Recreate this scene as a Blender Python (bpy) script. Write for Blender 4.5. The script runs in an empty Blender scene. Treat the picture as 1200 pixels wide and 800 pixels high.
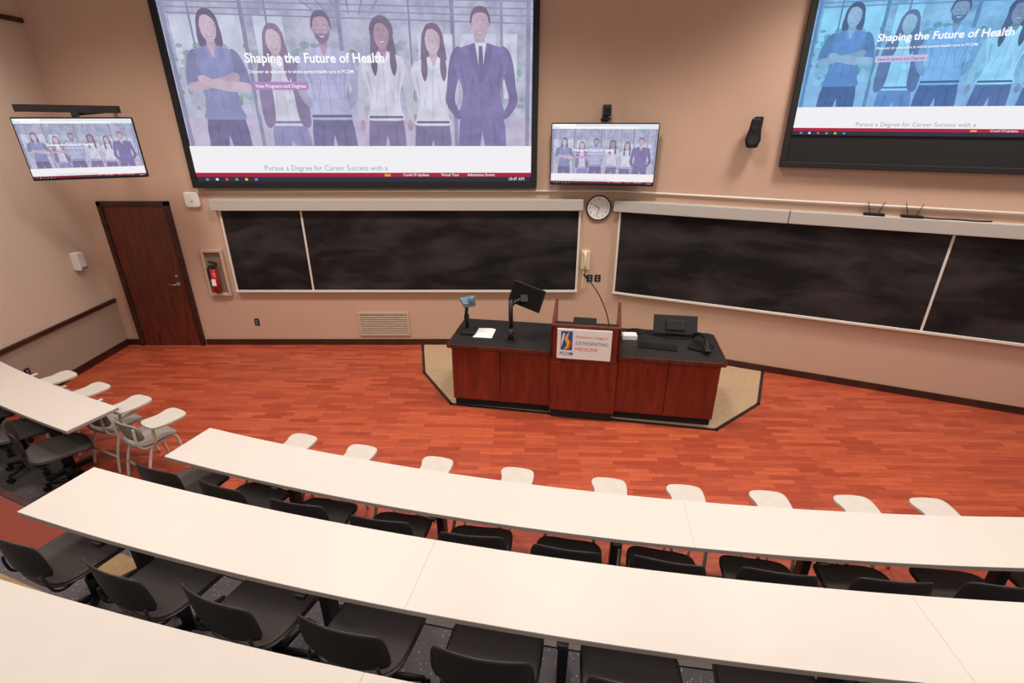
import bpy, math, random
from mathutils import Vector, Matrix, Euler
random.seed(4)
S=bpy.context.scene
COL=S.collection
try:
    S.view_settings.view_transform='Standard'
    S.view_settings.look='None'
except Exception: pass

# ------------------------------------------------------------------ materials
def lin(c):
    r=[]
    for x in c[:3]:
        x=max(0,x)/255.0
        r.append(x/12.92 if x<=0.04045 else ((x+0.055)/1.055)**2.4)
    return (r[0],r[1],r[2],1.0)
def newmat(name):
    m=bpy.data.materials.new(name); m.use_nodes=True
    nt=m.node_tree; b=nt.nodes['Principled BSDF']
    return m,nt,b
def plain(name,c,rough=0.5,metal=0.0,noise=0.03,scale=18,bump=0.0,spec=None):
    m,nt,b=newmat(name)
    b.inputs['Roughness'].default_value=rough; b.inputs['Metallic'].default_value=metal
    if spec is not None: b.inputs['Specular IOR Level'].default_value=spec
    tc=nt.nodes.new('ShaderNodeTexCoord'); n=nt.nodes.new('ShaderNodeTexNoise'); n.inputs['Scale'].default_value=scale
    n.inputs['Detail'].default_value=4
    nt.links.new(tc.outputs['Object'],n.inputs['Vector'])
    r=nt.nodes.new('ShaderNodeValToRGB'); l=lin(c)
    r.color_ramp.elements[0].position=.3; r.color_ramp.elements[1].position=.7
    r.color_ramp.elements[0].color=(l[0]*(1-noise),l[1]*(1-noise),l[2]*(1-noise),1)
    r.color_ramp.elements[1].color=(min(1,l[0]*(1+noise)),min(1,l[1]*(1+noise)),min(1,l[2]*(1+noise)),1)
    nt.links.new(n.outputs['Fac'],r.inputs['Fac']); nt.links.new(r.outputs['Color'],b.inputs['Base Color'])
    if bump:
        bp=nt.nodes.new('ShaderNodeBump'); bp.inputs['Strength'].default_value=bump; bp.inputs['Distance'].default_value=.01
        nt.links.new(n.outputs['Fac'],bp.inputs['Height']); nt.links.new(bp.outputs['Normal'],b.inputs['Normal'])
    return m
def wood(name,c1,c2,rough=.35,stretch=(14,14,1.2)):
    m,nt,b=newmat(name); b.inputs['Roughness'].default_value=rough
    tc=nt.nodes.new('ShaderNodeTexCoord'); mp=nt.nodes.new('ShaderNodeMapping'); mp.inputs['Scale'].default_value=stretch
    n=nt.nodes.new('ShaderNodeTexNoise'); n.inputs['Scale'].default_value=1.6; n.inputs['Detail'].default_value=8; n.inputs['Distortion'].default_value=1.2
    r=nt.nodes.new('ShaderNodeValToRGB')
    r.color_ramp.elements[0].position=.35; r.color_ramp.elements[1].position=.68
    r.color_ramp.elements[0].color=lin(c1); r.color_ramp.elements[1].color=lin(c2)
    nt.links.new(tc.outputs['Object'],mp.inputs['Vector']); nt.links.new(mp.outputs['Vector'],n.inputs['Vector'])
    nt.links.new(n.outputs['Fac'],r.inputs['Fac']); nt.links.new(r.outputs['Color'],b.inputs['Base Color'])
    return m
def emis(name,c,s=1.0,mott=0.0,scale=5):
    m,nt,b=newmat(name)
    b.inputs['Base Color'].default_value=(.01,.01,.01,1); b.inputs['Roughness'].default_value=.6
    b.inputs['Specular IOR Level'].default_value=.1
    b.inputs['Emission Color'].default_value=lin(c); b.inputs['Emission Strength'].default_value=s
    if mott:
        tc=nt.nodes.new('ShaderNodeTexCoord'); n=nt.nodes.new('ShaderNodeTexNoise'); n.inputs['Scale'].default_value=scale; n.inputs['Detail'].default_value=5; n.inputs['Distortion'].default_value=.6
        r=nt.nodes.new('ShaderNodeValToRGB'); r.color_ramp.elements[0].position=.35; r.color_ramp.elements[1].position=.65
        r.color_ramp.elements[0].color=lin(tuple(x*(1-mott) for x in c)); r.color_ramp.elements[1].color=lin(tuple(min(255,x*(1+mott)) for x in c))
        nt.links.new(tc.outputs['Object'],n.inputs['Vector']); nt.links.new(n.outputs['Fac'],r.inputs['Fac']); nt.links.new(r.outputs['Color'],b.inputs['Emission Color'])
    return m
def floor_wood():
    m,nt,b=newmat('cherry_plank_floor')
    tc=nt.nodes.new('ShaderNodeTexCoord')
    mp=nt.nodes.new('ShaderNodeMapping'); mp.inputs['Rotation'].default_value=(0,0,.03)
    nt.links.new(tc.outputs['Object'],mp.inputs['Vector'])
    br=nt.nodes.new('ShaderNodeTexBrick')
    br.inputs['Scale'].default_value=1.0; br.inputs['Brick Width'].default_value=.34; br.inputs['Row Height'].default_value=.062
    br.inputs['Mortar Size'].default_value=.0014; br.inputs['Mortar Smooth'].default_value=.3; br.inputs['Bias'].default_value=0
    br.offset=.37; br.offset_frequency=2
    br.inputs['Color1'].default_value=lin((190,91,60)); br.inputs['Color2'].default_value=lin((156,65,43)); br.inputs['Mortar'].default_value=lin((112,46,31))
    nt.links.new(mp.outputs['Vector'],br.inputs['Vector'])
    mp2=nt.nodes.new('ShaderNodeMapping'); mp2.inputs['Scale'].default_value=(2.6,26,1)
    n=nt.nodes.new('ShaderNodeTexNoise'); n.inputs['Scale'].default_value=2.2; n.inputs['Detail'].default_value=6
    nt.links.new(tc.outputs['Object'],mp2.inputs['Vector']); nt.links.new(mp2.outputs['Vector'],n.inputs['Vector'])
    r=nt.nodes.new('ShaderNodeValToRGB'); r.color_ramp.elements[0].position=.3; r.color_ramp.elements[1].position=.7
    r.color_ramp.elements[0].color=(.78,.75,.73,1); r.color_ramp.elements[1].color=(1.06,1.06,1.06,1)
    nt.links.new(n.outputs['Fac'],r.inputs['Fac'])
    mx=nt.nodes.new('ShaderNodeMix'); mx.data_type='RGBA'; mx.blend_type='MULTIPLY'; mx.inputs[0].default_value=1
    nt.links.new(br.outputs['Color'],mx.inputs[6]); nt.links.new(r.outputs['Color'],mx.inputs[7])
    nt.links.new(mx.outputs[2],b.inputs['Base Color'])
    b.inputs['Roughness'].default_value=.36
    return m
def carpet_mat():
    m,nt,b=newmat('speckled_carpet')
    tc=nt.nodes.new('ShaderNodeTexCoord')
    v=nt.nodes.new('ShaderNodeTexVoronoi'); v.inputs['Scale'].default_value=42
    nt.links.new(tc.outputs['Object'],v.inputs['Vector'])
    r=nt.nodes.new('ShaderNodeValToRGB'); r.color_ramp.elements[0].position=.10; r.color_ramp.elements[1].position=.2
    r.color_ramp.elements[0].color=lin((190,180,180)); r.color_ramp.elements[1].color=lin((96,90,95))
    nt.links.new(v.outputs['Distance'],r.inputs['Fac'])
    n=nt.nodes.new('ShaderNodeTexNoise'); n.inputs['Scale'].default_value=5
    nt.links.new(tc.outputs['Object'],n.inputs['Vector'])
    mx=nt.nodes.new('ShaderNodeMix'); mx.data_type='RGBA'; mx.blend_type='MULTIPLY'; mx.inputs[0].default_value=.5
    nt.links.new(r.outputs['Color'],mx.inputs[6]); nt.links.new(n.outputs['Fac'],mx.inputs[7])
    nt.links.new(mx.outputs[2],b.inputs['Base Color']); b.inputs['Roughness'].default_value=.95
    return m
def chalk_mat():
    m,nt,b=newmat('smeared_blackboard')
    tc=nt.nodes.new('ShaderNodeTexCoord'); mp=nt.nodes.new('ShaderNodeMapping'); mp.inputs['Scale'].default_value=(.7,1,2.0); mp.inputs['Rotation'].default_value=(0,.14,0)
    n=nt.nodes.new('ShaderNodeTexNoise'); n.inputs['Scale'].default_value=1.6; n.inputs['Detail'].default_value=8; n.inputs['Distortion'].default_value=.45; n.inputs['Roughness'].default_value=.55
    r=nt.nodes.new('ShaderNodeValToRGB'); r.color_ramp.elements[0].position=.42; r.color_ramp.elements[1].position=.88
    r.color_ramp.elements[0].color=lin((22,20,21)); r.color_ramp.elements[1].color=lin((72,65,65))
    nt.links.new(tc.outputs['Object'],mp.inputs['Vector']); nt.links.new(mp.outputs['Vector'],n.inputs['Vector'])
    nt.links.new(n.outputs['Fac'],r.inputs['Fac']); nt.links.new(r.outputs['Color'],b.inputs['Base Color'])
    b.inputs['Roughness'].default_value=.7; b.inputs['Specular IOR Level'].default_value=.2
    return m

WALL=plain('beige_wall_paint',(193,160,139),.85,noise=.015,scale=3)
WALLL=plain('pale_wall_paint',(208,188,169),.85,noise=.015,scale=3)
WAINS=plain('grey_tan_wall_paint',(162,145,128),.85,noise=.03,scale=3)
CEIL=plain('ceiling_paint',(225,215,205),.9)
BASE=wood('dark_walnut_trim',(44,20,14),(66,32,22),.45,(2,2,2))
DOORM=wood('dark_mahogany_door',(74,30,19),(104,46,30),.42)
CHERRY=wood('cherry_veneer',(98,32,19),(126,46,28),.3,(6,6,1.0))
CHERRYD=wood('dark_cherry_edge',(76,30,19),(110,48,32),.35)
FLOORM=floor_wood(); CARPET=carpet_mat(); CHALK=chalk_mat()
TAN=plain('tan_carpet_tile',(176,148,118),.95,noise=.14,scale=45)
TANC=plain('tan_carpet_band',(150,122,88),.95,noise=.1,scale=40)
REDC=plain('rust_red_carpet',(122,50,36),.9,noise=.1,scale=40)
BLACK=plain('black_plastic',(22,21,23),.5,spec=.3)
SHELL=plain('charcoal_chair_shell',(46,43,42),.38)
BLACKR=plain('black_rubber',(16,16,17),.7)
SATIN=plain('charcoal_steel',(40,38,40),.4,.3)
SEATF=plain('charcoal_seat_fabric',(80,74,72),.8,noise=.12,scale=120)
GREYP=plain('pale_grey_plastic',(150,140,132),.5)
CREAM=plain('cream_enamel',(210,198,184),.4)
TABLET=plain('cream_laminate_tablet',(194,187,178),.4)
WHITE=plain('white_laminate',(205,197,190),.42,noise=.015,scale=6)
EDGE=plain('grey_edge_banding',(166,154,146),.5)
WHITEP=plain('white_plastic',(232,228,222),.45)
RAIL=plain('aluminium_grey_rail',(182,175,168),.5,.05,noise=.01)
TRIMW=plain('white_tray_trim',(216,207,198),.45,noise=.01)
CHROME=plain('brushed_chrome',(200,196,190),.25,.9)
RED=plain('red_enamel',(166,24,20),.35)
GREY=plain('grey_plastic',(120,124,128),.45)
BLUEG=plain('blue_grey_plastic',(104,128,146),.4)
PAPER=plain('white_paper',(238,236,232),.7,noise=.01)
TOPB=plain('black_laminate_worktop',(36,33,34),.45,noise=.1,scale=50)
SCRB=plain('black_screen_fabric',(14,13,15),.7)
GLASSB=plain('dark_display_glass',(8,8,10),.2,spec=.3)
BEIGEV=plain('beige_vent_enamel',(190,168,148),.5)
NICHE=plain('dark_tan_cabinet_lining',(130,110,96),.6)  # lining colour darker than the tan cabinet frame
NICHEF=plain('tan_cabinet_frame',(190,166,146),.5)
BEIGEP=plain('ivory_phone_plastic',(222,206,178),.4)
LOGOB=plain('logo_blue',(28,84,160),.5,noise=.01); LOGOY=plain('logo_gold',(240,178,40),.5,noise=.01); LOGOR=plain('logo_red',(214,74,52),.5,noise=.01)

# ------------------------------------------------------------------ mesh builder
class M:
    def __init__(s): s.v=[];s.f=[];s.mi=[];s.sm=[];s.cur=0
    def add(s,vs,fs,smooth=False):
        o=len(s.v); s.v+= [tuple(p) for p in vs]
        for f in fs: s.f.append(tuple(i+o for i in f)); s.mi.append(s.cur); s.sm.append(smooth)
        return s
    def m(s,i): s.cur=i; return s
    def box(s,c,d,rot=(0,0,0)):
        R=Euler(rot).to_matrix(); C=Vector(c); vs=[]
        for x in(-.5,.5):
            for y in(-.5,.5):
                for z in(-.5,.5): vs.append(C+R@Vector((x*d[0],y*d[1],z*d[2])))
        return s.add(vs,[(0,1,3,2),(4,6,7,5),(0,4,5,1),(2,3,7,6),(0,2,6,4),(1,5,7,3)])
    def tube(s,pts,r,n=10,closed=False):
        P=[Vector(p) for p in pts]; rr=r if isinstance(r,(list,tuple)) else [r]*len(P)
        vs=[];fs=[]; up=None; N=len(P)
        for i,p in enumerate(P):
            a=P[(i-1)%N] if (closed or i>0) else P[i]; b=P[(i+1)%N] if (closed or i<N-1) else P[i]
            t=(b-a).normalized()
            if up is None:
                up=t.cross(Vector((0,0,1)))
                if up.length<.05: up=t.cross(Vector((1,0,0)))
                up.normalize()
            up=(up-t*up.dot(t))
            if up.length<1e-4: up=t.orthogonal()
            up.normalize(); w=t.cross(up)
            for k in range(n):
                an=2*math.pi*k/n; vs.append(p+(up*math.cos(an)+w*math.sin(an))*rr[i])
        L=N if closed else N-1
        for i in range(L):
            j=(i+1)%N
            for k in range(n):
                q=(k+1)%n; fs.append((i*n+k,i*n+q,j*n+q,j*n+k))
        s.add(vs,fs,True)
        if not closed:
            o=len(s.v)-N*n
            s.f.append(tuple(o+k for k in range(n))[::-1]); s.mi.append(s.cur); s.sm.append(False)
            s.f.append(tuple(o+(N-1)*n+k for k in range(n))); s.mi.append(s.cur); s.sm.append(False)
        return s
    def cyl(s,p0,p1,r0,r1=None,n=20): return s.tube([p0,p1],[r0,r0 if r1 is None else r1],n)
    def prism(s,pts,a,b,plane='xy'):
        def mp(p,h):
            if plane=='xy': return (p[0],p[1],h)
            if plane=='xz': return (p[0],h,p[1])
            return (h,p[0],p[1])
        n=len(pts); vs=[mp(p,a) for p in pts]+[mp(p,b) for p in pts]
        fs=[tuple(range(n))[::-1],tuple(range(n,2*n))]+[(i,(i+1)%n,n+(i+1)%n,n+i) for i in range(n)]
        return s.add(vs,fs)
    def ell(s,c,r,nu=16,nv=10):
        vs=[];fs=[]
        for j in range(nv+1):
            th=math.pi*j/nv
            for i in range(nu):
                ph=2*math.pi*i/nu
                vs.append((c[0]+r[0]*math.sin(th)*math.cos(ph),c[1]+r[1]*math.sin(th)*math.sin(ph),c[2]+r[2]*math.cos(th)))
        for j in range(nv):
            for i in range(nu):
                k=(i+1)%nu; fs.append((j*nu+i,(j+1)*nu+i,(j+1)*nu+k,j*nu+k))
        return s.add(vs,fs,True)
    def shell(s,fn,th,n=10,k=.55):
        """curved rounded panel: fn(u,v)->(point,normal)"""
        top=[];bot=[]
        for j in range(n+1):
            for i in range(n+1):
                u=-1+2*i/n; v=-1+2*j/n
                a=u*math.sqrt(1-k*v*v*v*v/2); b=v*math.sqrt(1-k*u*u*u*u/2)
                p,nn=fn(a,b); p=Vector(p); nn=Vector(nn).normalized()
                top.append(p+nn*th/2); bot.append(p-nn*th/2)
        N=(n+1)*(n+1); fs=[]
        for j in range(n):
            for i in range(n):
                a=j*(n+1)+i; fs.append((a,a+1,a+n+2,a+n+1)); fs.append((N+a,N+a+n+1,N+a+n+2,N+a+1))
        bd=[i for i in range(n+1)]+[j*(n+1)+n for j in range(1,n+1)]+[n*(n+1)+i for i in range(n-1,-1,-1)]+[j*(n+1) for j in range(n-1,0,-1)]
        for q in range(len(bd)):
            a=bd[q]; b=bd[(q+1)%len(bd)]; fs.append((a,N+a,N+b,b))
        return s.add(top+bot,fs,True)
    def flat(s,pts,y):
        """polygon in the xz plane facing -y"""
        ar=sum(pts[i][0]*pts[(i+1)%len(pts)][1]-pts[(i+1)%len(pts)][0]*pts[i][1] for i in range(len(pts)))
        if ar<0: pts=pts[::-1]
        return s.add([(p[0],y,p[1]) for p in pts],[tuple(range(len(pts)))])
    def text(s,t,x,z,y,width=None,size=.1,align='l',bold=0):
        cu=bpy.data.curves.new('t','FONT'); cu.body=t; cu.size=1.0; cu.offset=bold; cu.resolution_u=3
        ob=bpy.data.objects.new('t',cu); COL.objects.link(ob)
        dg=bpy.context.evaluated_depsgraph_get()
        me=bpy.data.meshes.new_from_object(ob.evaluated_get(dg))
        xs=[v.co.x for v in me.vertices]; x0,x1=min(xs),max(xs)
        k=size if width is None else width/(x1-x0)
        w=(x1-x0)*k
        ox={'l':x,'c':x-w/2,'r':x-w}[align]
        s.add([(ox+(v.co.x-x0)*k,y,z+v.co.y*k) for v in me.vertices],[tuple(p.vertices) for p in me.polygons])
        bpy.data.objects.remove(ob); bpy.data.meshes.remove(me)
        return s
    def mesh(s,name,mats,recalc=True):
        me=bpy.data.meshes.new(name); me.from_pydata(s.v,[],s.f)
        for mt in (mats if isinstance(mats,(list,tuple)) else [mats]): me.materials.append(mt)
        me.polygons.foreach_set('material_index',s.mi); me.polygons.foreach_set('use_smooth',s.sm)
        if recalc:
            import bmesh
            bm=bmesh.new(); bm.from_mesh(me); bmesh.ops.recalc_face_normals(bm,faces=bm.faces[:]); bm.to_mesh(me); bm.free()
        me.update(); return me
    def obj(s,name,mats,parent=None,loc=(0,0,0),rot=(0,0,0),bevel=0,recalc=True,label=None):
        o=bpy.data.objects.new(name,s.mesh(name,mats,recalc)); COL.objects.link(o)
        o.location=loc; o.rotation_euler=rot
        if parent: o.parent=parent
        if bevel:
            b=o.modifiers.new('b','BEVEL'); b.width=bevel; b.segments=2; b.limit_method='ANGLE'; b.angle_limit=math.radians(50)
        if label: o['label']=label
        return o
def tag(o,label,cat,group=None):
    o['label']=label; o['category']=cat
    if group: o['group']=group
    return o
def thing(name,label,cat,loc=(0,0,0),rot=(0,0,0),group=None):
    e=bpy.data.objects.new(name,None); e.empty_display_size=.1; COL.objects.link(e)
    e.location=loc; e.rotation_euler=rot
    return tag(e,label,cat,group)
def dup(o,parent=None):
    c=o.copy(); COL.objects.link(c)
    if parent is not None: c.parent=parent
    for ch in list(o.children): dup(ch,c)
    return c
def struct(o): o['kind']='structure'; return o
def smooth_path(pts,n=6):
    P=[Vector(p) for p in pts]; out=[]
    for i in range(len(P)-1):
        p0=P[max(i-1,0)];p1=P[i];p2=P[i+1];p3=P[min(i+2,len(P)-1)]
        for k in range(n):
            t=k/n
            out.append(.5*((2*p1)+(p2-p0)*t+(2*p0-5*p1+4*p2-p3)*t*t+(3*p1-p0-3*p2+p3)*t**3))
    out.append(P[-1]); return out
def smooth_poly(pts,n=4):
    P=[Vector(p) for p in pts]; N=len(P); out=[]
    for i in range(N):
        p0=P[(i-1)%N];p1=P[i];p2=P[(i+1)%N];p3=P[(i+2)%N]
        for k in range(n):
            t=k/n; q=.5*((2*p1)+(p2-p0)*t+(2*p0-5*p1+4*p2-p3)*t*t+(3*p1-p0-3*p2+p3)*t**3)
            out.append((q.x,q.y))
    return out
def circ(cx,cy,rx,ry,n=20,a0=0,a1=2*math.pi):
    full=abs(a1-a0-2*math.pi)<1e-6
    return [(cx+rx*math.cos(a0+(a1-a0)*i/(n if full else n-1)),cy+ry*math.sin(a0+(a1-a0)*i/(n if full else n-1))) for i in range(n)]
def rrect(x0,y0,x1,y1,r,n=5):
    p=[]
    for cx,cy,a in((x1-r,y0+r,-90),(x1-r,y1-r,0),(x0+r,y1-r,90),(x0+r,y0+r,180)):
        for i in range(n+1):
            t=math.radians(a+90*i/n); p.append((cx+r*math.cos(t),cy+r*math.sin(t)))
    return p

# ------------------------------------------------------------------ room
WY=7.15; BX=1.4; LX=-5.9; ANG=-math.atan(.438); CA,SA=math.cos(ANG),math.sin(ANG); HC=5.6
def rw(s,z,off=0): return (BX+CA*s+SA*off, WY+SA*s-CA*off, z)
C0=(3.7,21.7)
def arc(R,ph): return (C0[0]-R*math.sin(ph),C0[1]-R*math.cos(ph))
E=rw(8,0)
struct(M().box(((LX+BX)/2,WY+.06,HC/2),(BX-LX+.2,.12,HC)).obj('wall_back',WALL))
a=rw(0,0);b=rw(8,0);c=rw(8,0,-.12);d=rw(0,0,-.12)
struct(M().prism([a[:2],b[:2],c[:2],d[:2]],0,HC).obj('wall_right',WALL))
struct(M().box((LX-.06,1.6,HC/2),(.12,11.3,HC)).obj('wall_left',WALLL))
struct(M().box((E[0]+.06,0,HC/2),(.12,2*E[1]+.2,HC)).obj('wall_side',WALL))
struct(M().box(((LX+E[0])/2,1.6,HC+.05),(E[0]-LX+.2,11.4,.1)).obj('ceiling',CEIL))
struct(M().prism([(LX,WY),(BX,WY),E[:2],(E[0],.2),(LX,.2)],-.1,0).obj('floor',FLOORM))
struct(M().box((LX+.006,4.15,.35),(.012,5.98,.70)).obj('wall_left',WAINS))
struct(M().box((LX+.02,4.15,.725),(.04,5.98,.05)).obj('trim_1',BASE,bevel=.005))
struct(M().box((LX+.02,4.15,4.26),(.04,5.98,.05)).obj('trim_2',BASE,bevel=.005))
struct(M().box((LX+.02,4.15,.05),(.02,5.98,.1)).obj('baseboard_left',BASE))
struct(M().box(((-4.68+BX)/2,WY-.01,.045),(BX+4.68,.02,.09)).obj('baseboard_back',BASE))
struct(M().box((-5.79,WY-.01,.045),(.2,.02,.09)).obj('baseboard_back',BASE))
q=[rw(0,0,0),rw(8,0,0),rw(8,0,.02),rw(0,0,.02)]
struct(M().prism([p[:2] for p in q],0,.09).obj('baseboard_right',BASE))
def annulus(R0,R1,z0,z1,pmin=-.30,pmax=None,n=40,xl=LX):
    def pm(R):
        lim=math.asin((C0[0]-xl)/R); return lim if pmax is None else min(pmax,lim)
    A=[arc(R0,pmin+(pm(R0)-pmin)*i/n) for i in range(n+1)]; B=[arc(R1,pmin+(pm(R1)-pmin)*i/n) for i in range(n+1)]
    return M().prism(A+B[::-1],z0,z1)
RIS=.43
struct(annulus(19.32,19.99,0,.006,pmin=-.25).obj('floor',CARPET))
struct(annulus(20.0,21.05,0,RIS,pmin=-.25).obj('floor',CARPET))
struct(annulus(21.051,22.2,0,2*RIS,pmin=-.25).obj('floor',CARPET))
struct(annulus(22.201,23.6,0,3*RIS,pmin=-.25).obj('floor',CARPET))
struct(annulus(20.0,20.05,RIS,RIS+.008,pmin=-.25).obj('trim_3',BASE))
struct(annulus(20.06,20.34,RIS,RIS+.006,pmin=.345,pmax=.41,n=6).obj('trim_4',REDC))
struct(annulus(20.50,20.66,RIS,RIS+.006,pmin=.325,pmax=.41,n=6).obj('trim_5',TANC))
struct(annulus(20.12,20.30,RIS,RIS+.006,pmin=.30,pmax=.33,n=6).obj('trim_7',TANC))
struct(annulus(19.60,19.995,0,.145,pmin=.345,pmax=.388,n=6).obj('floor_step' ,CARPET))
struct(annulus(19.80,19.996,.146,.29,pmin=.345,pmax=.388,n=6).obj('floor_step',CARPET))
struct(M().prism([(-1.37,7.12),(-1.2,6.19),(-.74,5.36),(2.28,4.8),(3.0,5.36),(3.44,6.22),rw(0,0,.03)[:2]],0,.006).obj('floor_inlay',TAN))
bd=[(-1.37,7.12),(-1.2,6.19),(-.74,5.36),(2.28,4.8),(3.0,5.36),(3.44,6.22)]
m=M()
for i in range(len(bd)-1):
    p=Vector(bd[i]);q=Vector(bd[i+1]);dd=(q-p); an=math.atan2(dd.y,dd.x)
    m.box(((p.x+q.x)/2,(p.y+q.y)/2,.006),(dd.length+.03,.035,.012),(0,0,an))
struct(m.obj('trim_6',SATIN))

# door
dx0,dx1=-5.67,-4.70
D=struct(thing('door_1','dark mahogany door','door',(0,WY,0))); del D['category']; del D['label']
M().box((dx0+.03,-.03,1.075),(.06,.06,2.15)).box((dx1-.03,-.03,1.075),(.06,.06,2.15)).box(((dx0+dx1)/2,-.03,2.12),(dx1-dx0,.06,.06)).obj('door_frame',BASE,D,bevel=.004)
M().box(((dx0+dx1)/2,-.02,1.045),(dx1-dx0-.124,.035,2.085)).obj('door_leaf',DOORM,D,bevel=.003)
M().cyl((dx1-.15,-.04,.98),(dx1-.15,-.055,.98),.03).cyl((dx1-.15,-.05,.98),(dx1-.15,-.09,.98),.01).tube([(dx1-.15,-.09,.98),(dx1-.19,-.095,.98),(dx1-.27,-.09,.98)],.009).obj('door_handle',CHROME,D)
M().cyl((dx1-.15,-.04,1.1),(dx1-.15,-.05,1.1),.02).obj('door_lock',CHROME,D)
for z in(.25,1.05,1.85): M().cyl((dx0+.062,-.045,z-.05),(dx0+.062,-.045,z+.05),.008,n=8).obj('hinge',SATIN,D)

# ------------------------------------------------------------------ displayed web page
DW,DH=4.44,2.53
def page(pal):
    mats=[];idx={}
    def tint(c):
        if pal=='lav': return tuple(x*.72+58 for x in c)
        return (c[0]*.62+18,c[1]*.84+38,min(255,c[2]*.92+38))
    k=1.0
    def mi(n,c,t=True,mott=0):
        if n not in idx:
            idx[n]=len(mats); mats.append(emis('picture_'+n,tint(c) if t else c,k,mott))
        return idx[n]
    m=M(); L=[0]
    zb,zt=.446,2.33
    def P(n,c,pts,t=True,sm=False,mott=.05):
        L[0]+=1
        if sm: pts=smooth_poly(pts)
        pts=[(min(max(p[0],0),DW),min(max(p[1],0),DH)) for p in pts]
        m.m(mi(n,c,t,mott if t else 0)); m.flat(pts,-.00005*L[0]-.001)
    def R(n,c,x0,z0,x1,z1,t=True): P(n,c,[(x0,z0),(x1,z0),(x1,z1),(x0,z1)],t)
    bgm,nt,b=newmat('picture_background_'+pal); b.inputs['Base Color'].default_value=(.01,.01,.01,1)
    tc=nt.nodes.new('ShaderNodeTexCoord'); n=nt.nodes.new('ShaderNodeTexNoise'); n.inputs['Scale'].default_value=3.2; n.inputs['Detail'].default_value=9; n.inputs['Roughness'].default_value=.65
    r=nt.nodes.new('ShaderNodeValToRGB'); r.color_ramp.elements[0].position=.36; r.color_ramp.elements[1].position=.64
    r.color_ramp.elements[0].color=lin(tint((128,132,170))); r.color_ramp.elements[1].color=lin(tint((186,188,220)))
    nt.links.new(tc.outputs['Object'],n.inputs['Vector']); nt.links.new(n.outputs['Fac'],r.inputs['Fac']); nt.links.new(r.outputs['Color'],b.inputs['Emission Color'])
    b.inputs['Emission Strength'].default_value=1
    idx['bg']=0; mats.append(bgm)
    m.m(0).flat([(0,zb),(DW,zb),(DW,zt),(0,zt)],-.001)
    rnd=random.Random(7)
    for i in range(3): R('sky',(194,200,228),.1+i*.5,1.35,.45+i*.5,1.9)
    R('ground',(178,166,202),0,zb,DW,.78)
    for i in range(170):
        x=rnd.uniform(0.05,4.4); z=rnd.uniform(.88,1.62); P('leaf%d'%(i%3),[(130,152,164),(146,164,180),(118,138,156)][i%3],circ(x,z,rnd.uniform(.02,.07),rnd.uniform(.02,.05),8),mott=.12)
    for i,x in enumerate([.02,.34,.95,1.25,2.1,2.95,3.45,4.05,4.36]): R('column',(116,118,160),x,zb,x+(.025 if i%2 else .05),zt)
    for i in range(7): P('beam',(122,122,166),[(0,1.92+i*.06),(DW,1.80+i*.075),(DW,1.815+i*.075),(0,1.935+i*.06)])
    for i in range(5):
        R('pane',(198,202,232),3.05+i*.26,1.0,3.05+i*.26+.16,1.7); R('pane2',(178,184,218),3.08+i*.26,1.1,3.05+i*.26+.08,1.6)
    for i in range(6): P('strut',(116,118,160),[(1.3+i*.3,zt),(1.33+i*.3,zt),(1.9+i*.12,1.9),(1.885+i*.12,1.9)])
    def fig(cx,hy,skin,hair,top,pants,n,long=False,crossed=False,suit=False,glasses=False,beard=False,w=1.0,s=1.12,lean=0,curly=False,pocket=False,behind=False,bob=False):
        def Q(pts): return [(cx+p[0]*s*w+lean*(-p[1])*s,hy+p[1]*s) for p in pts]
        def H(pts): return [(cx+p[0]*s,hy+p[1]*s) for p in pts]
        zz=(zb-hy)/s; sk='skin'+n; dk=tuple(x*.88 for x in top); lt=tuple(min(255,x*1.08) for x in top); dsk=tuple(x*.92 for x in skin)
        if long: P('hair'+n,hair,H([(-.10,.08),(0,.13),(.10,.08),(.125,-.05),(.15,-.22),(.16,-.36),(.11,-.45),(.05,-.36),(-.05,-.36),(-.10,-.46),(-.155,-.36),(-.14,-.2),(-.125,-.05)]),sm=True)
        if bob: P('hair'+n,hair,H([(-.09,.10),(0,.15),(.09,.10),(.115,.0),(.125,-.12),(.09,-.18),(-.09,-.18),(-.125,-.12),(-.115,.0)]),sm=True)
        P('pants'+n,pants,Q([(-.195,-.76),(.195,-.76),(.23,-.95),(.24,zz),(.025,zz),(0,-1.0),(-.025,zz),(-.24,zz),(-.23,-.95)]))
        P('pantshade'+n,tuple(x*.9 for x in pants),Q([(.10,-.9),(.13,-.9),(.15,zz),(.11,zz)])); P('pantshade'+n,pants,Q([(-.12,-.9),(-.09,-.9),(-.12,zz),(-.15,zz)]))
        if not crossed:
            for sg in(-1,1):
                if behind:
                    P('sleeve'+n,dk,Q([(sg*.19,-.20),(sg*.26,-.25),(sg*.31,-.38),(sg*.33,-.54),(sg*.29,-.66),(sg*.21,-.74),(sg*.19,-.66),(sg*.25,-.55),(sg*.2,-.4)]),sm=True); continue
                P('sleeve'+n,dk,Q([(sg*.20,-.20),(sg*.27,-.24),(sg*.31,-.36),(sg*.335,-.56),(sg*.35,-.72),(sg*(.26 if pocket else .33),-.86),(sg*(.20 if pocket else .275),-.86),(sg*.265,-.7),(sg*.24,-.55),(sg*.2,-.4)]),sm=True)
                if pocket: continue
                P(sk,skin,Q(circ(sg*.30,-.90,.035,.06,12)))
                for kf in range(3): P(sk+'d',dsk,Q([(sg*.285+kf*.012,-.93),(sg*.289+kf*.012,-.93),(sg*.289+kf*.012,-.955),(sg*.285+kf*.012,-.955)]))
        P('neck'+n,dsk,H([(-.045,-.24),(.045,-.24),(.042,-.06),(-.042,-.06)]))
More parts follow.
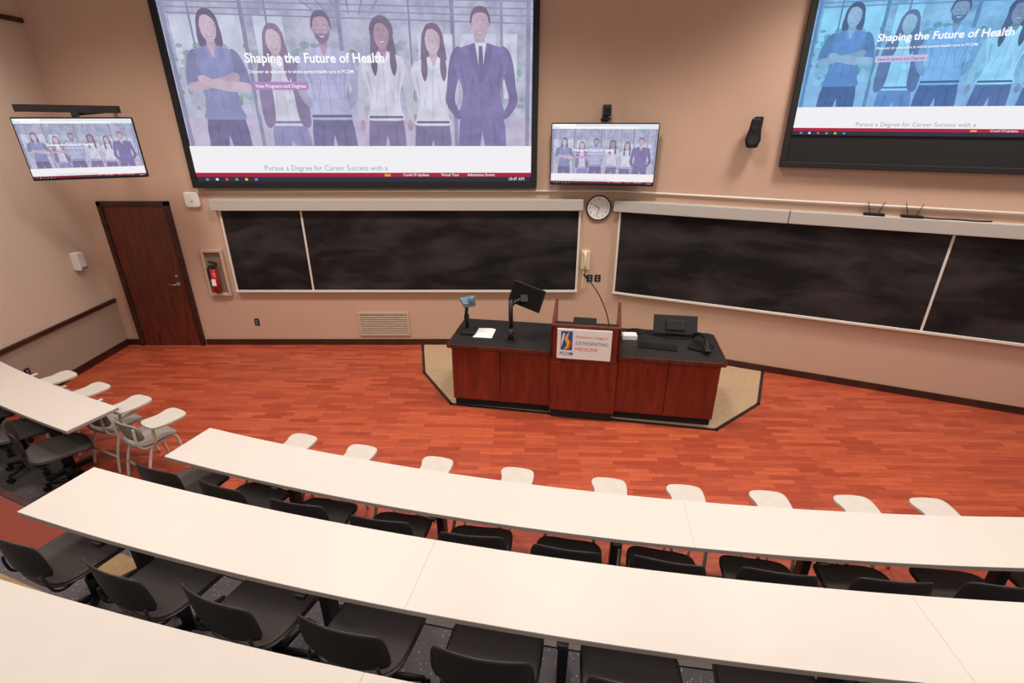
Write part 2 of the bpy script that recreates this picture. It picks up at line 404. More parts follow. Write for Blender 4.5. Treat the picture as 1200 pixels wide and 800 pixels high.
        P('top'+n,top,Q([(0,-.22),(-.05,-.165),(-.13,-.185),(-.22,-.215),(-.265,-.28),(-.25,-.40),(-.205,-.52),(-.185,-.62),(-.20,-.74),(-.225,-.84),(0,-.85),(.225,-.84),(.20,-.74),(.185,-.62),(.205,-.52),(.25,-.40),(.265,-.28),(.22,-.215),(.13,-.185),(.05,-.165)]),sm=True)
        P(sk,skin,H([(-.043,-.165),(.043,-.165),(0,-.28)]))
        for sg in(-1,1):
            P('collar'+n,lt,H([(sg*.045,-.155),(sg*.085,-.19),(sg*.04,-.27),(0,-.27)]))
            P('fold'+n,dk,Q([(sg*.19,-.36),(sg*.21,-.38),(sg*.175,-.55),(sg*.165,-.66),(sg*.155,-.6),(sg*.165,-.48)]),sm=True)
            P('fold'+n,dk,Q([(sg*.06,-.45),(sg*.075,-.45),(sg*.12,-.66),(sg*.11,-.66)]))
        P('fold'+n,dk,Q([(-.006,-.28),(.006,-.28),(.006,-.83),(-.006,-.83)]))
        P('belt'+n,tuple(x*.8 for x in pants),Q([(-.21,-.80),(.21,-.80),(.215,-.825),(-.215,-.825)])) if not (suit or crossed) else None
        if crossed:
            for sg in(-1,1):
                P('sleeve'+n,dk,Q([(sg*.19,-.2),(sg*.27,-.24),(sg*.32,-.36),(sg*.345,-.50),(sg*.32,-.58),(sg*.25,-.55),(sg*.21,-.40)]),sm=True)
            P(sk+'d',dsk,Q([(-.32,-.585),(-.33,-.51),(-.2,-.485),(.05,-.45),(.18,-.405),(.235,-.43),(.22,-.475),(.12,-.51),(-.1,-.55)]),sm=True)
            P(sk,skin,Q([(.32,-.585),(.335,-.51),(.2,-.49),(-.04,-.47),(-.15,-.43),(-.215,-.45),(-.19,-.50),(-.1,-.54),(.12,-.585)]),sm=True)
        if suit:
            P('shirt',(210,210,232),H([(-.06,-.16),(.06,-.16),(0,-.50)]))
            P('tie',(84,76,128),H([(-.018,-.19),(.018,-.19),(.028,-.44),(0,-.5),(-.028,-.44)]))
            for sg in(-1,1): P('lapel',(90,80,140),H([(sg*.06,-.16),(sg*.12,-.21),(sg*.105,-.32),(sg*.01,-.54),(0,-.50)]))
        if long:
            for sg in(-1,1): P('hair'+n,hair,H([(sg*.075,.03),(sg*.10,-.04),(sg*.125,-.16),(sg*.14,-.30),(sg*.105,-.40),(sg*.07,-.30),(sg*.075,-.14)]),sm=True)
        if curly:
            for i in range(14):
                a_=math.pi*(-.15+1.3*i/13); P('hair'+n,hair,H(circ(.095*math.cos(a_),.03+.11*math.sin(a_),.035,.035,9)))
        P('hair'+n,hair,H([(-.085,-.02),(-.10,.06),(-.065,.135),(0,.158),(.065,.135),(.10,.06),(.085,-.02)]),sm=True)
        if not (bob or long):
            for sg in(-1,1): P(sk+'d',dsk,H(circ(sg*.082,-.005,.014,.028,10)))
        P(sk,skin,H([(0,-.135),(-.04,-.118),(-.07,-.07),(-.082,0),(-.078,.06),(-.04,.098),(.04,.098),(.078,.06),(.082,0),(.07,-.07),(.04,-.118)]),sm=True)
        if long or bob: # side-parted fringe
            P('hair'+n,hair,H([(-.03,.115),(-.06,.08),(-.08,.02),(-.092,-.05),(-.10,.03),(-.085,.10),(-.04,.14),(.03,.15),(.085,.10),(.10,.03),(.090,-.05),(.078,.02),(.05,.075)]),sm=True)
        else:
            P('hair'+n,hair,H([(-.084,.045),(-.078,.10),(0,.15),(.078,.10),(.084,.045),(.068,.085),(.02,.108),(-.055,.095)]),sm=True)
        P(sk+'d',dsk,H([(.045,-.08),(.075,-.02),(.078,.04),(.06,.02),(.055,-.04)]),sm=True)
        fe=tuple(x*.66 for x in skin)
        for sg in(-1,1):
            P('eyewhite',(206,200,220),H(circ(sg*.032,.008,.014,.007,10)))
            P('eyes'+n,fe,H(circ(sg*.032,.008,.007,.007,8)))
            P('eyes'+n,fe,H([(sg*.016,.030),(sg*.035,.036),(sg*.05,.031),(sg*.035,.041),(sg*.016,.035)]))
            if glasses: P('eyes'+n,fe,H([(sg*.01,.020),(sg*.062,.022),(sg*.062,.026),(sg*.01,.024)])); P('eyes'+n,fe,H([(sg*.014,-.012),(sg*.055,-.010),(sg*.055,-.007),(sg*.014,-.009)]))
        if beard: P('beard'+n,tuple(x*1.3 for x in hair),H([(-.078,-.01),(-.07,-.08),(0,-.145),(.07,-.08),(.078,-.01),(.05,-.05),(0,-.045),(-.05,-.05)]),sm=True)
        P(sk+'d',dsk,H([(-.012,-.028),(.012,-.028),(.006,.01),(-.006,.01)]),sm=True)
        P('lips'+n,tuple(x*.82 for x in skin),H([(-.032,-.058),(0,-.064),(.032,-.058),(.02,-.082),(0,-.090),(-.02,-.082)]),sm=True)
        P('smile',(216,208,226),H([(-.026,-.063),(0,-.068),(.026,-.063),(.016,-.075),(0,-.080),(-.016,-.075)]),sm=True)
    fig(.55,1.78,(192,164,190),(84,70,104),(118,122,180),(84,78,130),'a',crossed=True,s=1.2,bob=True,w=.95)
    fig(1.31,1.64,(192,168,192),(116,94,128),(200,200,226),(124,120,178),'b',long=True,w=.92,lean=.04,pocket=True)
    P('jacketb',(112,96,142),[(1.05,1.30),(1.16,1.42),(1.20,1.1),(1.17,.72),(1.04,.72)],sm=True); P('jacketb',(112,96,142),[(1.60,1.30),(1.47,1.42),(1.46,1.1),(1.50,.72),(1.63,.72)],sm=True)
    fig(1.905,1.76,(168,136,166),(88,74,112),(164,166,212),(92,84,138),'c',glasses=True,beard=True,s=1.18,behind=True)
    for i in range(9): R('check',(140,142,196),1.71+i*.05,.98,1.713+i*.05,1.46)
    for i in range(9): R('check',(140,142,196),1.69,1.0+i*.055,2.12,1.003+i*.055)
    fig(2.62,1.70,(162,126,156),(92,74,108),(204,202,228),(104,90,140),'d',long=True,curly=True,w=.9,lean=-.03)
    fig(3.23,1.64,(194,170,192),(98,80,114),(206,206,230),(96,86,138),'e',long=True,w=.88,lean=-.05,behind=True)
    fig(3.81,1.80,(184,154,178),(86,76,112),(104,92,156),(98,88,152),'f',suit=True,w=1.08,s=1.18,pocket=True)
    def T(n,c,*a,**kw):
        L[0]+=1; m.m(mi(n,c,False)); m.text(*a,y=-.00005*L[0]-.001,**kw)
    R('white',(240,238,242),0,.114,DW,zb,False)
    T('text_teal',(150,160,160),'Pursue a Degree for Career Success with a',.93,.145,width=1.62)
    R('red',(168,24,62),0,.062,DW,.116,False); R('task',(42,44,60),0,0,DW,.064,False)
    R('chrome',(226,230,238),0,zt,DW,DH,False); R('tab',(250,250,252),.1,zt+.1,1.0,DH,False); R('tab',(250,250,252),.3,zt+.02,3.6,zt+.08,False)
    T('text_white',(252,252,255),'Shaping the Future of Health',.93,1.40,width=1.70,bold=.022)
    T('text_white',(252,252,255),'Discover an education in whole person health care at PCOM.',.95,1.285,width=1.30,bold=.012)
    R('button',(176,138,190) if pal=='lav' else (196,190,226),.97,1.10,1.66,1.19,False)
    T('button_text',(250,244,252) if pal=='lav' else (120,80,150),'View Programs and Degrees',1.0,1.125,width=.63,bold=.01)
    T('text_white',(252,252,255),'Covid-19 Updates',2.75,.074,width=.34); T('text_white',(252,252,255),'Virtual Tour',3.25,.074,width=.24); T('text_white',(252,252,255),'Admissions Events',3.6,.074,width=.36)
    R('gold',(230,160,60),2.5,.07,2.58,.10,False)
    for i,cc in enumerate([(90,150,230),(230,230,235),(230,90,60),(80,190,120),(240,200,70),(90,150,230)]):
        R('icon%d'%i,cc,.12+i*.13,.018,.155+i*.13,.046,False)
    T('text_white',(252,252,255),'10:47 AM',4.15,.02,width=.2)
    return m.mesh('displayed_web_page',mats,recalc=False)
PL=page('lav'); PB=page('blu')
def display(parent,me,x,y,z,w,zs=None):
    o=bpy.data.objects.new('displayed_web_page',me); COL.objects.link(o); o.parent=parent
    k=w/DW; o.location=(x,y,z); o.scale=(k,k,k if zs is None else zs/DH); return o

T1=thing('projection_screen','large black-bordered projection screen showing a web page with six people','projection screen',(0,WY,2.33))
def frame(m,x0,x1,z0,z1,t,y0,y1):
    yc=(y0+y1)/2; d=abs(y1-y0)
    m.box(((x0+x1)/2,yc,z0+t/2),(x1-x0,d,t)).box(((x0+x1)/2,yc,z1-t/2),(x1-x0,d,t)).box((x0+t/2,yc,(z0+z1)/2),(t,d,z1-z0-2*t)).box((x1-t/2,yc,(z0+z1)/2),(t,d,z1-z0-2*t)); return m
frame(M(),-4.27,.33,0,2.72,.075,-.10,-.01).obj('screen_border',SCRB,T1,bevel=.006)
M().box((-1.97,-.05,1.36),(4.46,.02,2.58)).obj('screen_fabric',SCRB,T1)
display(T1,PL,-4.19,-.062,.08,DW)
T2=thing('projection_screen','black-bordered projection screen on the angled wall showing a bluish web page','projection screen',rw(0,2.665),(0,0,ANG))
frame(M(),1.93,5.0,0,2.12,.06,-.10,-.01).obj('screen_border',SCRB,T2,bevel=.006)
M().box((3.465,-.05,1.06),(2.96,.02,2.02)).obj('screen_fabric',SCRB,T2)
display(T2,PB,2.0,-.062,.35,2.88,1.62)
def tv(loc,rot,w,h,me,label,mount):
    t=thing('television',label,'television',loc,rot)
    M().prism(rrect(-w/2,-h/2,w/2,h/2,.012),-.02,.02,'xz').box((0,.035,-.02),(w*.55,.03,h*.5)).obj('housing',BLACK,t,bevel=.003)
    M().box((0,-.0205,.004),(w-.02,.001,h-.028)).obj('screen_glass',GLASSB,t)
    display(t,me,-w/2+.012,-.0215,-h/2+.020,w-.024,h-.034)
    mount(t); return t
def mt1(t):
    M().box((0,.06,0),(.4,.02,.3)).box((0,.13,0),(.08,.14,.12)).box((0,.19,0),(.3,.015,.3)).obj('wall_bracket',SATIN,t)
def mt2(t):
    m=M()
    m.box((0,.06,.0),(.35,.02,.3)).box((0,.10,.18),(.06,.06,.42)).box((-.06,.13,.41),(1.06,.07,.075),(0,0,-.30))
    m.tube([(0,.12,.36),(.12,.55,.36),(.2,.93,.36)],.025)
    m.obj('wall_bracket',SATIN,t)
tv((1.16,6.9,2.76),(0,0,math.radians(-9)),1.33,.75,PL,'wide flat television on wall bracket showing a web page',mt1)
tv((-4.89,6.2,2.87),(math.radians(3),0,math.radians(24)),1.10,.66,PL,'flat television under a long dark bracket showing web page',mt2)

# ------------------------------------------------------------------ blackboards
def board(name,label,loc,rot,x0,x1,div,seams=()):
    t=thing(name,label,'blackboard',loc,rot)
    M().box(((x0+x1)/2,-.02,.57),(x1-x0,.04,1.15)).obj('writing_surface',CHALK,t)
    M().box(((x0+x1)/2,-.035,-.012),(x1-x0+.06,.07,.03)).obj('chalk_tray',TRIMW,t,bevel=.004)
    for xx in(x0-.015,x1+.015): M().box((xx,-.025,.57),(.03,.05,1.14)).obj('side_trim',TRIMW,t,bevel=.004)
    for dv in div: M().box((dv,-.043,.57),(.025,.012,1.14)).obj('divider_strip',TRIMW,t)
    a=[x0-.1]+list(seams)+[x1+.05]
    for i in range(len(a)-1):
        M().box(((a[i]+a[i+1])/2,-.06,1.225),(a[i+1]-a[i]-.008,.12,.15)).obj('top_rail',RAIL,t,bevel=.008)
    return t
board('blackboard','smudged black chalkboard with white tray and pale top rail',(0,WY,.885),(0,0,0),-4.0,.92,[-2.9])
board('blackboard','chalk-smeared long black chalkboard on the angled wall',rw(0,.875),(0,0,ANG),.12,6.6,[3.8],[2.15])
tag(M().tube([(-4.15,WY-.025,2.275),(-1,WY-.025,2.285),(1.3,WY-.025,2.285),rw(.04,2.285,.025),rw(6.5,2.275,.025)],.014).obj('cable_conduit',TRIMW),'thin pale cable conduit running above the chalkboards','cable conduit')

# ------------------------------------------------------------------ wall items
def wall_thing(name,label,cat,x,z,rwall=False,group=None):
    if rwall: return thing(name,label,cat,rw(x,z),(0,0,ANG),group)
    return thing(name,label,cat,(x,WY,z),(0,0,0),group)
t=wall_thing('wall_clock','round white wall clock with thin black rim','clock',1.19,2.06)
M().tube([(.163*math.cos(i*math.pi/20),-.03,.163*math.sin(i*math.pi/20)) for i in range(40)],.009,8,closed=True).obj('clock_rim',BLACK,t)
M().cyl((0,-.001,0),(0,-.032,0),.16,n=40).obj('clock_face',PAPER,t)
for i in range(12):
    an=math.pi/2-(i+1)*math.pi/6
    M().text(str(i+1),.122*math.cos(an),.122*math.sin(an)-.013,-.0332,size=.038,align='c').obj('numeral',BLACK,t,recalc=False)
M().box((-.03,-.035,.02),(.085,.002,.009),(0,math.radians(32),0)).obj('hour_hand',BLACK,t)
M().box((-.01,-.037,-.05),(.12,.002,.006),(0,math.radians(-70),0)).obj('minute_hand',BLACK,t)
t=wall_thing('wall_telephone','ivory wall telephone with hanging coiled cord','telephone',1.05,1.32)
M().prism(rrect(-.06,-.13,.06,.15,.015),-.04,0,'xz').obj('phone_base',BEIGEP,t,bevel=.005)
M().tube(smooth_path([(-.01,-.055,-.10),(-.01,-.085,-.05),(-.01,-.088,.07),(-.01,-.055,.13)]),.024).ell((-.01,-.055,.12),(.034,.026,.034)).ell((-.01,-.055,-.09),(.034,.026,.034)).obj('handset',BEIGEP,t)
M().tube([(-.02+.012*math.cos(i*.9),-.05+.012*math.sin(i*.9),-.10-.0048*i) for i in range(64)]+[(.02,-.03,-.36),(.03,-.03,-.2),(.02,-.03,-.12)],.005,6).obj('coiled_cord',BEIGEP,t)
def plate(name,label,cat,x,z,w,h,mat,hole,rwall=False,loc=None,rot=None,grp=None):
    t=wall_thing(name,label,cat,x,z,rwall,grp)
    if loc: t.location=loc; t.rotation_euler=rot
    M().prism(rrect(-w/2,-h/2,w/2,h/2,.008),-.008,0,'xz').obj('cover_plate',mat,t)
    for zz in(-h*.2,h*.2): M().prism(rrect(-w*.22,zz-h*.12,w*.22,zz+h*.12,.005),-.012,-.006,'xz').obj('socket_outlet',hole,t)
    return t
plate('wall_socket','black square socket plate below the telephone','socket',1.13,1.055,.085,.10,BLACK,GREY)
plate('wall_socket','black square socket plate below the telephone','socket',1.245,1.055,.085,.10,BLACK,GREY)
plate('wall_socket','black power outlet low on the wall','socket',-3.85,.37,.07,.11,BLACK,GREY)
plate('light_switch','narrow white switch plate beside the extinguisher niche','switch',-4.03,1.29,.05,.13,WHITEP,GREY)
plate('wall_socket','dark outlet on the lower side wall','socket',0,0,.07,.11,BLACK,GREY,loc=(LX+.012,5.5,.36),rot=(0,0,math.pi/2))
t=wall_thing('wireless_access_point','white rounded square wireless box above the door','access point',-4.36,2.17)
M().prism(rrect(-.10,-.10,.10,.10,.035),-.045,0,'xz').obj('access_point_shell',WHITEP,t,bevel=.012)
M().cyl((0,-.045,-.02),(0,-.047,-.02),.012).obj('status_lamp',GREY,t)
t=wall_thing('extinguisher_cabinet','tan metal framed wall cabinet around fire extinguisher','cabinet',-4.27,.80)
frame(M(),-.155,.155,0,.68,.035,-.05,0).obj('cabinet_frame',NICHEF,t,bevel=.003)
M().box((0,-.003,.34),(.25,.005,.62)).obj('back_panel',NICHE,t)
t=wall_thing('fire_extinguisher','red fire extinguisher with black hose in wall cabinet','fire extinguisher',-4.29,.87)
M().cyl((0,-.06,0),(0,-.06,.30),.050,n=20).ell((0,-.06,.30),(.050,.050,.045)).obj('cylinder',RED,t)
M().cyl((0,-.06,.33),(0,-.06,.40),.022).box((.02,-.06,.43),(.11,.03,.018),(0,.3,0)).box((.02,-.06,.39),(.10,.03,.014)).tube(smooth_path([(-.02,-.065,.39),(-.068,-.07,.33),(-.06,-.075,.2),(-.055,-.075,.1)]),.011).obj('valve_and_hose',BLACK,t)
M().prism(rrect(-.03,.1,.03,.20,.006),-.1125,-.1105,'xz').obj('paper_label',PAPER,t)
t=wall_thing('air_vent','beige louvred return-air grille low on the wall','air vent',-1.93,.15)
frame(M(),-.38,.38,0,.38,.03,-.02,0).obj('vent_frame',BEIGEV,t,bevel=.003)
m=M()
for i in range(14): m.box((0,-.010,.045+i*.0225),(.70,.016,.005),(.6,0,0))
m.obj('louvre',BEIGEV,t)
M().box((0,-.001,.19),(.7,.002,.32)).obj('duct_back',SATIN,t)
t=thing('soap_dispenser','white hand sanitizer dispenser on the pale side wall','dispenser',(LX,6.72,1.30),(0,0,math.pi/2))
M().prism(rrect(-.065,0,.065,.24,.02),-.10,0,'xz').obj('dispenser_body',WHITEP,t,bevel=.014)
M().box((0,-.085,.03),(.10,.05,.03)).obj('push_lever',GREY,t,bevel=.006)
t=wall_thing('loudspeaker','small black angled wall loudspeaker on swivel bracket','loudspeaker',1.60,3.02,True)
M().prism([(-.045,.17),(.05,.17),(.07,.06),(.085,-.06),(.06,-.15),(-.06,-.15),(-.085,-.06),(-.06,.05)],-.20,-.09,'xz').obj('speaker_cabinet',BLACK,t,bevel=.02)
M().cyl((0,-.198,-.06),(0,-.208,-.06),.055).obj('speaker_cone',SATIN,t)
M().cyl((0,-.198,.07),(0,-.208,.07),.028).obj('tweeter',SATIN,t)
M().cyl((0,-.10,.10),(.02,-.03,.14),.025).box((.03,-.015,.12),(.09,.03,.13)).obj('bracket',BLACK,t)
t=wall_thing('wall_camera','small black camera on a wall mount above the television','camera',1.2,3.20)
M().box((0,-.05,-.02),(.12,.1,.02)).box((0,-.01,0),(.08,.02,.1)).obj('camera_mount',SATIN,t)
M().box((0,-.09,.08),(.10,.12,.13)).obj('camera_body',SATIN,t,bevel=.015)
M().cyl((0,-.15,.08),(0,-.175,.08),.03).obj('lens',GLASSB,t)
for s in(3.0,3.36):
    t=wall_thing('wireless_receiver','small black receiver with two antennas on chalkboard rail','receiver',s,2.176,True,'receivers on the rail')
    M().box((0,-.07,.012),(.20,.09,.024)).obj('receiver_box',BLACK,t,bevel=.003)
    for x in(-.04,.04): M().cyl((x,-.06,.02),(x*2.0,-.05,.15),.004,n=8).obj('antenna',BLACK,t)
tag(M().tube(smooth_path([(-.3,0,0),(-.15,-.03,0),(0,.0,0),(.15,-.03,0),(.32,0,0)]),.008).obj('cable_bundle',BLACK,loc=rw(3.75,2.184,.06),rot=(0,0,ANG)),'black cable lying on top of chalkboard rail','cable')

# ------------------------------------------------------------------ instructor desk
DA=math.atan(-.168)
DESK=thing('instructor_desk','cherry wood instructor desk with black worktop and raised lectern','desk',(-.70,5.33,.006),(0,0,DA))
def dl(x,y,z=0): 
    return (-.70+x*math.cos(DA)-y*math.sin(DA),5.33+x*math.sin(DA)+y*math.cos(DA),z)
DL=2.99; DD=.78; DHt=.82
def cab(x0,x1,nd):
    M().prism([(x0,.01),(x1,.01),(x1,DD),(x0,DD)],.10,DHt-.04).obj('cabinet_body',CHERRY,DESK)
    M().box(((x0+x1)/2,DD/2+.03,.05),(x1-x0-.02,DD-.04,.10)).obj('plinth',BLACKR,DESK)
    w=(x1-x0)/nd
    for i in range(nd):
        M().box((x0+w*(i+.5),0,.44),(w-.012,.022,.64)).obj('cabinet_door',CHERRY,DESK,bevel=.003)
cab(.0,1.15,2); cab(1.89,DL-.02,2)
M().prism(rrect(-.03,-.03,1.149,DD+.02,.02),DHt-.04,DHt).obj('worktop',TOPB,DESK)
M().prism(rrect(1.891,-.03,DL+.02,DD+.02,.06),DHt-.04,DHt).obj('worktop',TOPB,DESK)
for c_,d_ in(((.56,-.036,DHt-.02),(1.17,.012,.045)),((2.45,-.036,DHt-.02),(1.11,.012,.045)),((-.037,.38,DHt-.02),(.012,.83,.045)),((DL+.027,.38,DHt-.02),(.012,.78,.045))):
    M().box(c_,d_).obj('worktop_edge',CHERRYD,DESK,bevel=.002)
lx0,lx1=1.15,1.89; ly=-.07
M().box(((lx0+lx1)/2,.36,.43),(lx1-lx0,.84,.66)).obj('lectern_base',CHERRY,DESK,bevel=.003)
M().box(((lx0+lx1)/2,.36,.05),(lx1-lx0-.04,.80,.10)).obj('plinth',BLACKR,DESK)
M().box(((lx0+lx1)/2,ly+.002,.415),(lx1-lx0-.02,.02,.60)).obj('front_panel',CHERRY,DESK,bevel=.003)
M().box(((lx0+lx1)/2,ly+.015,.95),(lx1-lx0,.03,.38)).obj('lectern_front',CHERRY,DESK,bevel=.003)
for x in(lx0+.015,lx1-.015):
    M().prism([(ly,.76),(ly,1.15),(.40,1.29),(.46,1.27),(.52,.80),(.52,.76)],x-.015,x+.015,'yz').obj('lectern_wing',CHERRYD,DESK,bevel=.003)
M().box(((lx0+lx1)/2,.2,.96),(lx1-lx0-.064,.5,.02),(.12,0,0)).obj('reading_shelf',TOPB,DESK)
M().box(((lx0+lx1)/2,ly+.02,1.15),(lx1-lx0,.05,.02)).obj('lectern_rim',CHERRYD,DESK,bevel=.004)
sx=(lx0+lx1)/2-.01
SG=thing('lectern_sign','white sign with blue and gold flame emblem and lettering','sign',dl(sx,ly-.002,.79),(0,0,DA))
M().box((0,-.009,.165),(.58,.014,.35)).obj('sign_panel',PAPER,SG,bevel=.002)
m=M().m(0)
m.flat(rrect(-.25,.095,-.125,.315,.004),-.0180)
m.m(1).flat(smooth_poly([(-.215,.10),(-.175,.115),(-.145,.16),(-.155,.20),(-.175,.24),(-.16,.305),(-.195,.27),(-.21,.225),(-.19,.18),(-.188,.145)]),-.0190)
m.m(2).flat(smooth_poly([(-.175,.105),(-.15,.13),(-.138,.175),(-.15,.21),(-.16,.16)]),-.0200)
m.m(3).flat(smooth_poly([(-.24,.13),(-.225,.2),(-.21,.29),(-.23,.28),(-.243,.2)]),-.0200)
m.m(0).text('PCOM',-.187,.035,-.0190,width=.14,align='c',bold=.015)
m.m(2).text('Philadelphia College of',-.09,.245,-.0190,width=.34)
m.m(0).text('OSTEOPATHIC',-.09,.165,-.0190,width=.35)
m.m(2).text('MEDICINE',-.09,.095,-.0190,width=.24)
m.obj('sign_lettering',[LOGOB,LOGOY,LOGOR,PAPER],SG,recalc=False)
zt=DHt+.007
t=thing('document_camera','grey-blue document camera with folding arm on desk','document camera',dl(.13,.36,zt),(0,0,DA))
M().prism(rrect(-.09,-.11,.09,.11,.02),0,.035).obj('camera_base',BLACKR,t,bevel=.006)
M().tube([(-.04,.06,.03),(-.05,.06,.20),(-.03,.05,.36)],.020).box((-.045,.06,.17),(.05,.05,.06)).obj('folding_arm',SATIN,t)
M().box((-.01,.0,.385),(.15,.19,.055),(.1,0,.5)).cyl((.05,-.05,.40),(.05,-.05,.47),.042).obj('camera_head',BLUEG,t,bevel=.01)
for i,(x,y,a_) in enumerate([(.30,.36,.12),(.325,.34,.02)]):
    tag(M().box((0,0,0),(.216,.28,.004)).obj('paper_sheet',PAPER,loc=dl(x,y,zt+.003+i*.005),rot=(0,0,DA+a_)),'white paper sheet lying on the black worktop','paper','papers on the desk')
t=thing('computer_monitor','black monitor raised on a thick desk pole','monitor',dl(.665,.18,zt),(0,0,DA))
M().cyl((0,0,0),(0,0,.015),.06).cyl((0,0,0),(0,0,.16),.034).cyl((0,0,.16),(0,0,.50),.026).obj('support_pole',SATIN,t)
M().tube([(0,0,.42),(.05,.05,.47),(.13,.08,.50)],.018).box((.14,.08,.50),(.08,.03,.08),(-.5,0,.35)).obj('monitor_arm',SATIN,t)
RM=Euler((-.30,.16,-.42))
M().box((.165,.115,.515),(.42,.028,.26),tuple(RM)).obj('monitor_housing',BLACK,t,bevel=.008)
pv=Vector((.165,.115,.515))+RM.to_matrix()@Vector((0,-.016,0))
M().box(tuple(pv),(.39,.004,.23),tuple(RM)).obj('screen_glass',GLASSB,t)
t=thing('control_panel','small black touch panel on the lectern shelf','control panel',dl(1.50,.30,.99),(0,0,DA))
M().box((0,0,.055),(.26,.02,.15),(-.5,0,0)).box((0,-.03,.0),(.14,.1,.012)).obj('panel_housing',BLACK,t,bevel=.005)
M().box((0,.011,.061),(.24,.003,.13),(-.5,0,0)).obj('screen_glass',GLASSB,t)
t=thing('gooseneck_microphone','thin black gooseneck microphone leaning from the lectern','microphone',dl(1.78,.32,.985),(0,0,DA))
M().cyl((0,0,0),(0,0,.03),.025).obj('microphone_base',BLACK,t)
M().tube(smooth_path([(0,0,.02),(-.05,.03,.2),(-.15,.06,.40),(-.28,.1,.56)]),.006,8).obj('gooseneck',BLACK,t)
M().tube([(-.28,.1,.56),(-.33,.11,.61)],[.012,.014],12).obj('microphone_capsule',BLACKR,t)
t=thing('computer_monitor','low black monitor standing on the desk','monitor',dl(2.55,.63,zt),(0,0,DA+.02))
M().prism(rrect(-.12,-.08,.12,.08,.03),0,.015).box((0,.0,.07),(.06,.03,.12)).obj('monitor_stand',BLACK,t,bevel=.004)
M().box((0,.03,.135),(.50,.03,.23),(-.5,0,0)).box((0,.0,.14),(.22,.04,.12),(-.5,0,0)).obj('monitor_housing',BLACK,t,bevel=.008)
M().box((0,.046,.143),(.46,.004,.20),(-.5,0,0)).obj('screen_glass',GLASSB,t)
t=thing('computer_keyboard','flat black keyboard on the worktop','keyboard',dl(2.33,.28,zt),(0,0,DA-.1))
M().box((0,0,.009),(.42,.14,.018)).obj('keyboard_case',BLACK,t,bevel=.004)
m=M()
for j in range(4):
    for i in range(14): m.box((-.19+i*.029,-.045+j*.03,.021),(.023,.023,.008))
m.obj('keys',SATIN,t)
t=thing('document_camera','low black folded document camera at the desk end','document camera',dl(2.80,.34,zt),(0,0,DA-.5))
M().prism(rrect(-.11,-.12,.11,.12,.03),0,.03).obj('camera_base',BLACK,t,bevel=.006)
M().tube(smooth_path([(-.15,.16,.05),(-.09,.12,.11),(.02,.02,.13),(.08,-.06,.10),(.10,-.10,.06)]),[.020]*25).obj('folding_arm',BLACK,t)
M().box((.11,-.12,.055),(.07,.10,.04),(.3,0,.5)).obj('camera_head',BLACK,t,bevel=.008)
tag(M().box((0,0,.03),(.17,.11,.055)).box((0,0,.06),(.15,.09,.008)).obj('tissue_box',PAPER,loc=dl(2.02,.48,zt),rot=(0,0,DA+.1),bevel=.006),'small white box on the black worktop','box')
tag(M().tube([(.10*math.cos(i*.35)+.002*i,.06*math.sin(i*.35),.006+.0006*i) for i in range(50)],.005,6).obj('coiled_cable',BLACKR,loc=dl(2.04,.67,zt),rot=(0,0,DA)),'loose coil of black cable on the worktop','cable')

# ------------------------------------------------------------------ tables
def table(label,Ri,Ro,p0,p1,z,fz,posts,grp):
    pm=(p0+p1)/2; cx,cy=arc((Ri+Ro)/2,pm)
    t=thing('curved_table',label,'table',(cx,cy,fz),(0,0,0),grp)
    n=14
    A=[arc(Ri,p0+(p1-p0)*i/n) for i in range(n+1)]; B=[arc(Ro,p0+(p1-p0)*i/n) for i in range(n+1)]
    pts=[(p[0]-cx,p[1]-cy) for p in A+B[::-1]]
    M().prism(pts,z-fz-.006,z-fz).obj('tabletop',WHITE,t)
    M().prism(pts,z-fz-.030,z-fz-.006).obj('tabletop_edge',EDGE,t)
    for ph in posts:
        px,py=arc(Ro-.17,ph); px-=cx; py-=cy; h=z-fz-.030
        M().box((px,py,h/2),(.05,.085,h-.06),(0,0,-ph)).box((px,py,h-.015),(.05,.38,.03),(0,0,-ph)).box((px,py,.018),(.06,.40,.036),(0,0,-ph)).obj('table_leg',SATIN,t,bevel=.004)
    return t
e=.00003
G1='white curved tables'
table('long white curved table in the lowest row',19.05,19.48,.1316+e,.3379,.74,.006,[.156,.2197,.2833],G1)
table('long white curved table in the lowest row',19.05,19.48,-.075,.1316-e,.74,.006,[.0925,.0289,-.03],G1)
table('white curved table ending at the aisle by the side wall',19.10,19.53,.395,.512,.74,.006,[.4295,.4985],G1)
table('white curved table on the middle tier',20.10,20.52,.2054+e,.3215,1.17,RIS+.008,[.2310,.2915],G1)
table('white curved table on the middle tier',20.10,20.52,.0920+e,.2054-e,1.17,RIS+.008,[.1705,.1120],G1)
table('white curved table on the middle tier',20.10,20.52,-.02,.0920-e,1.17,RIS+.008,[.053,.0],G1)
table('cream white curved table on the highest tier',21.07,21.50,.199+e,.315,1.60,2*RIS,[.22,.30],G1)
table('cream white curved table on the highest tier',21.07,21.50,.08,.199-e,1.60,2*RIS,[.18,.10],G1)

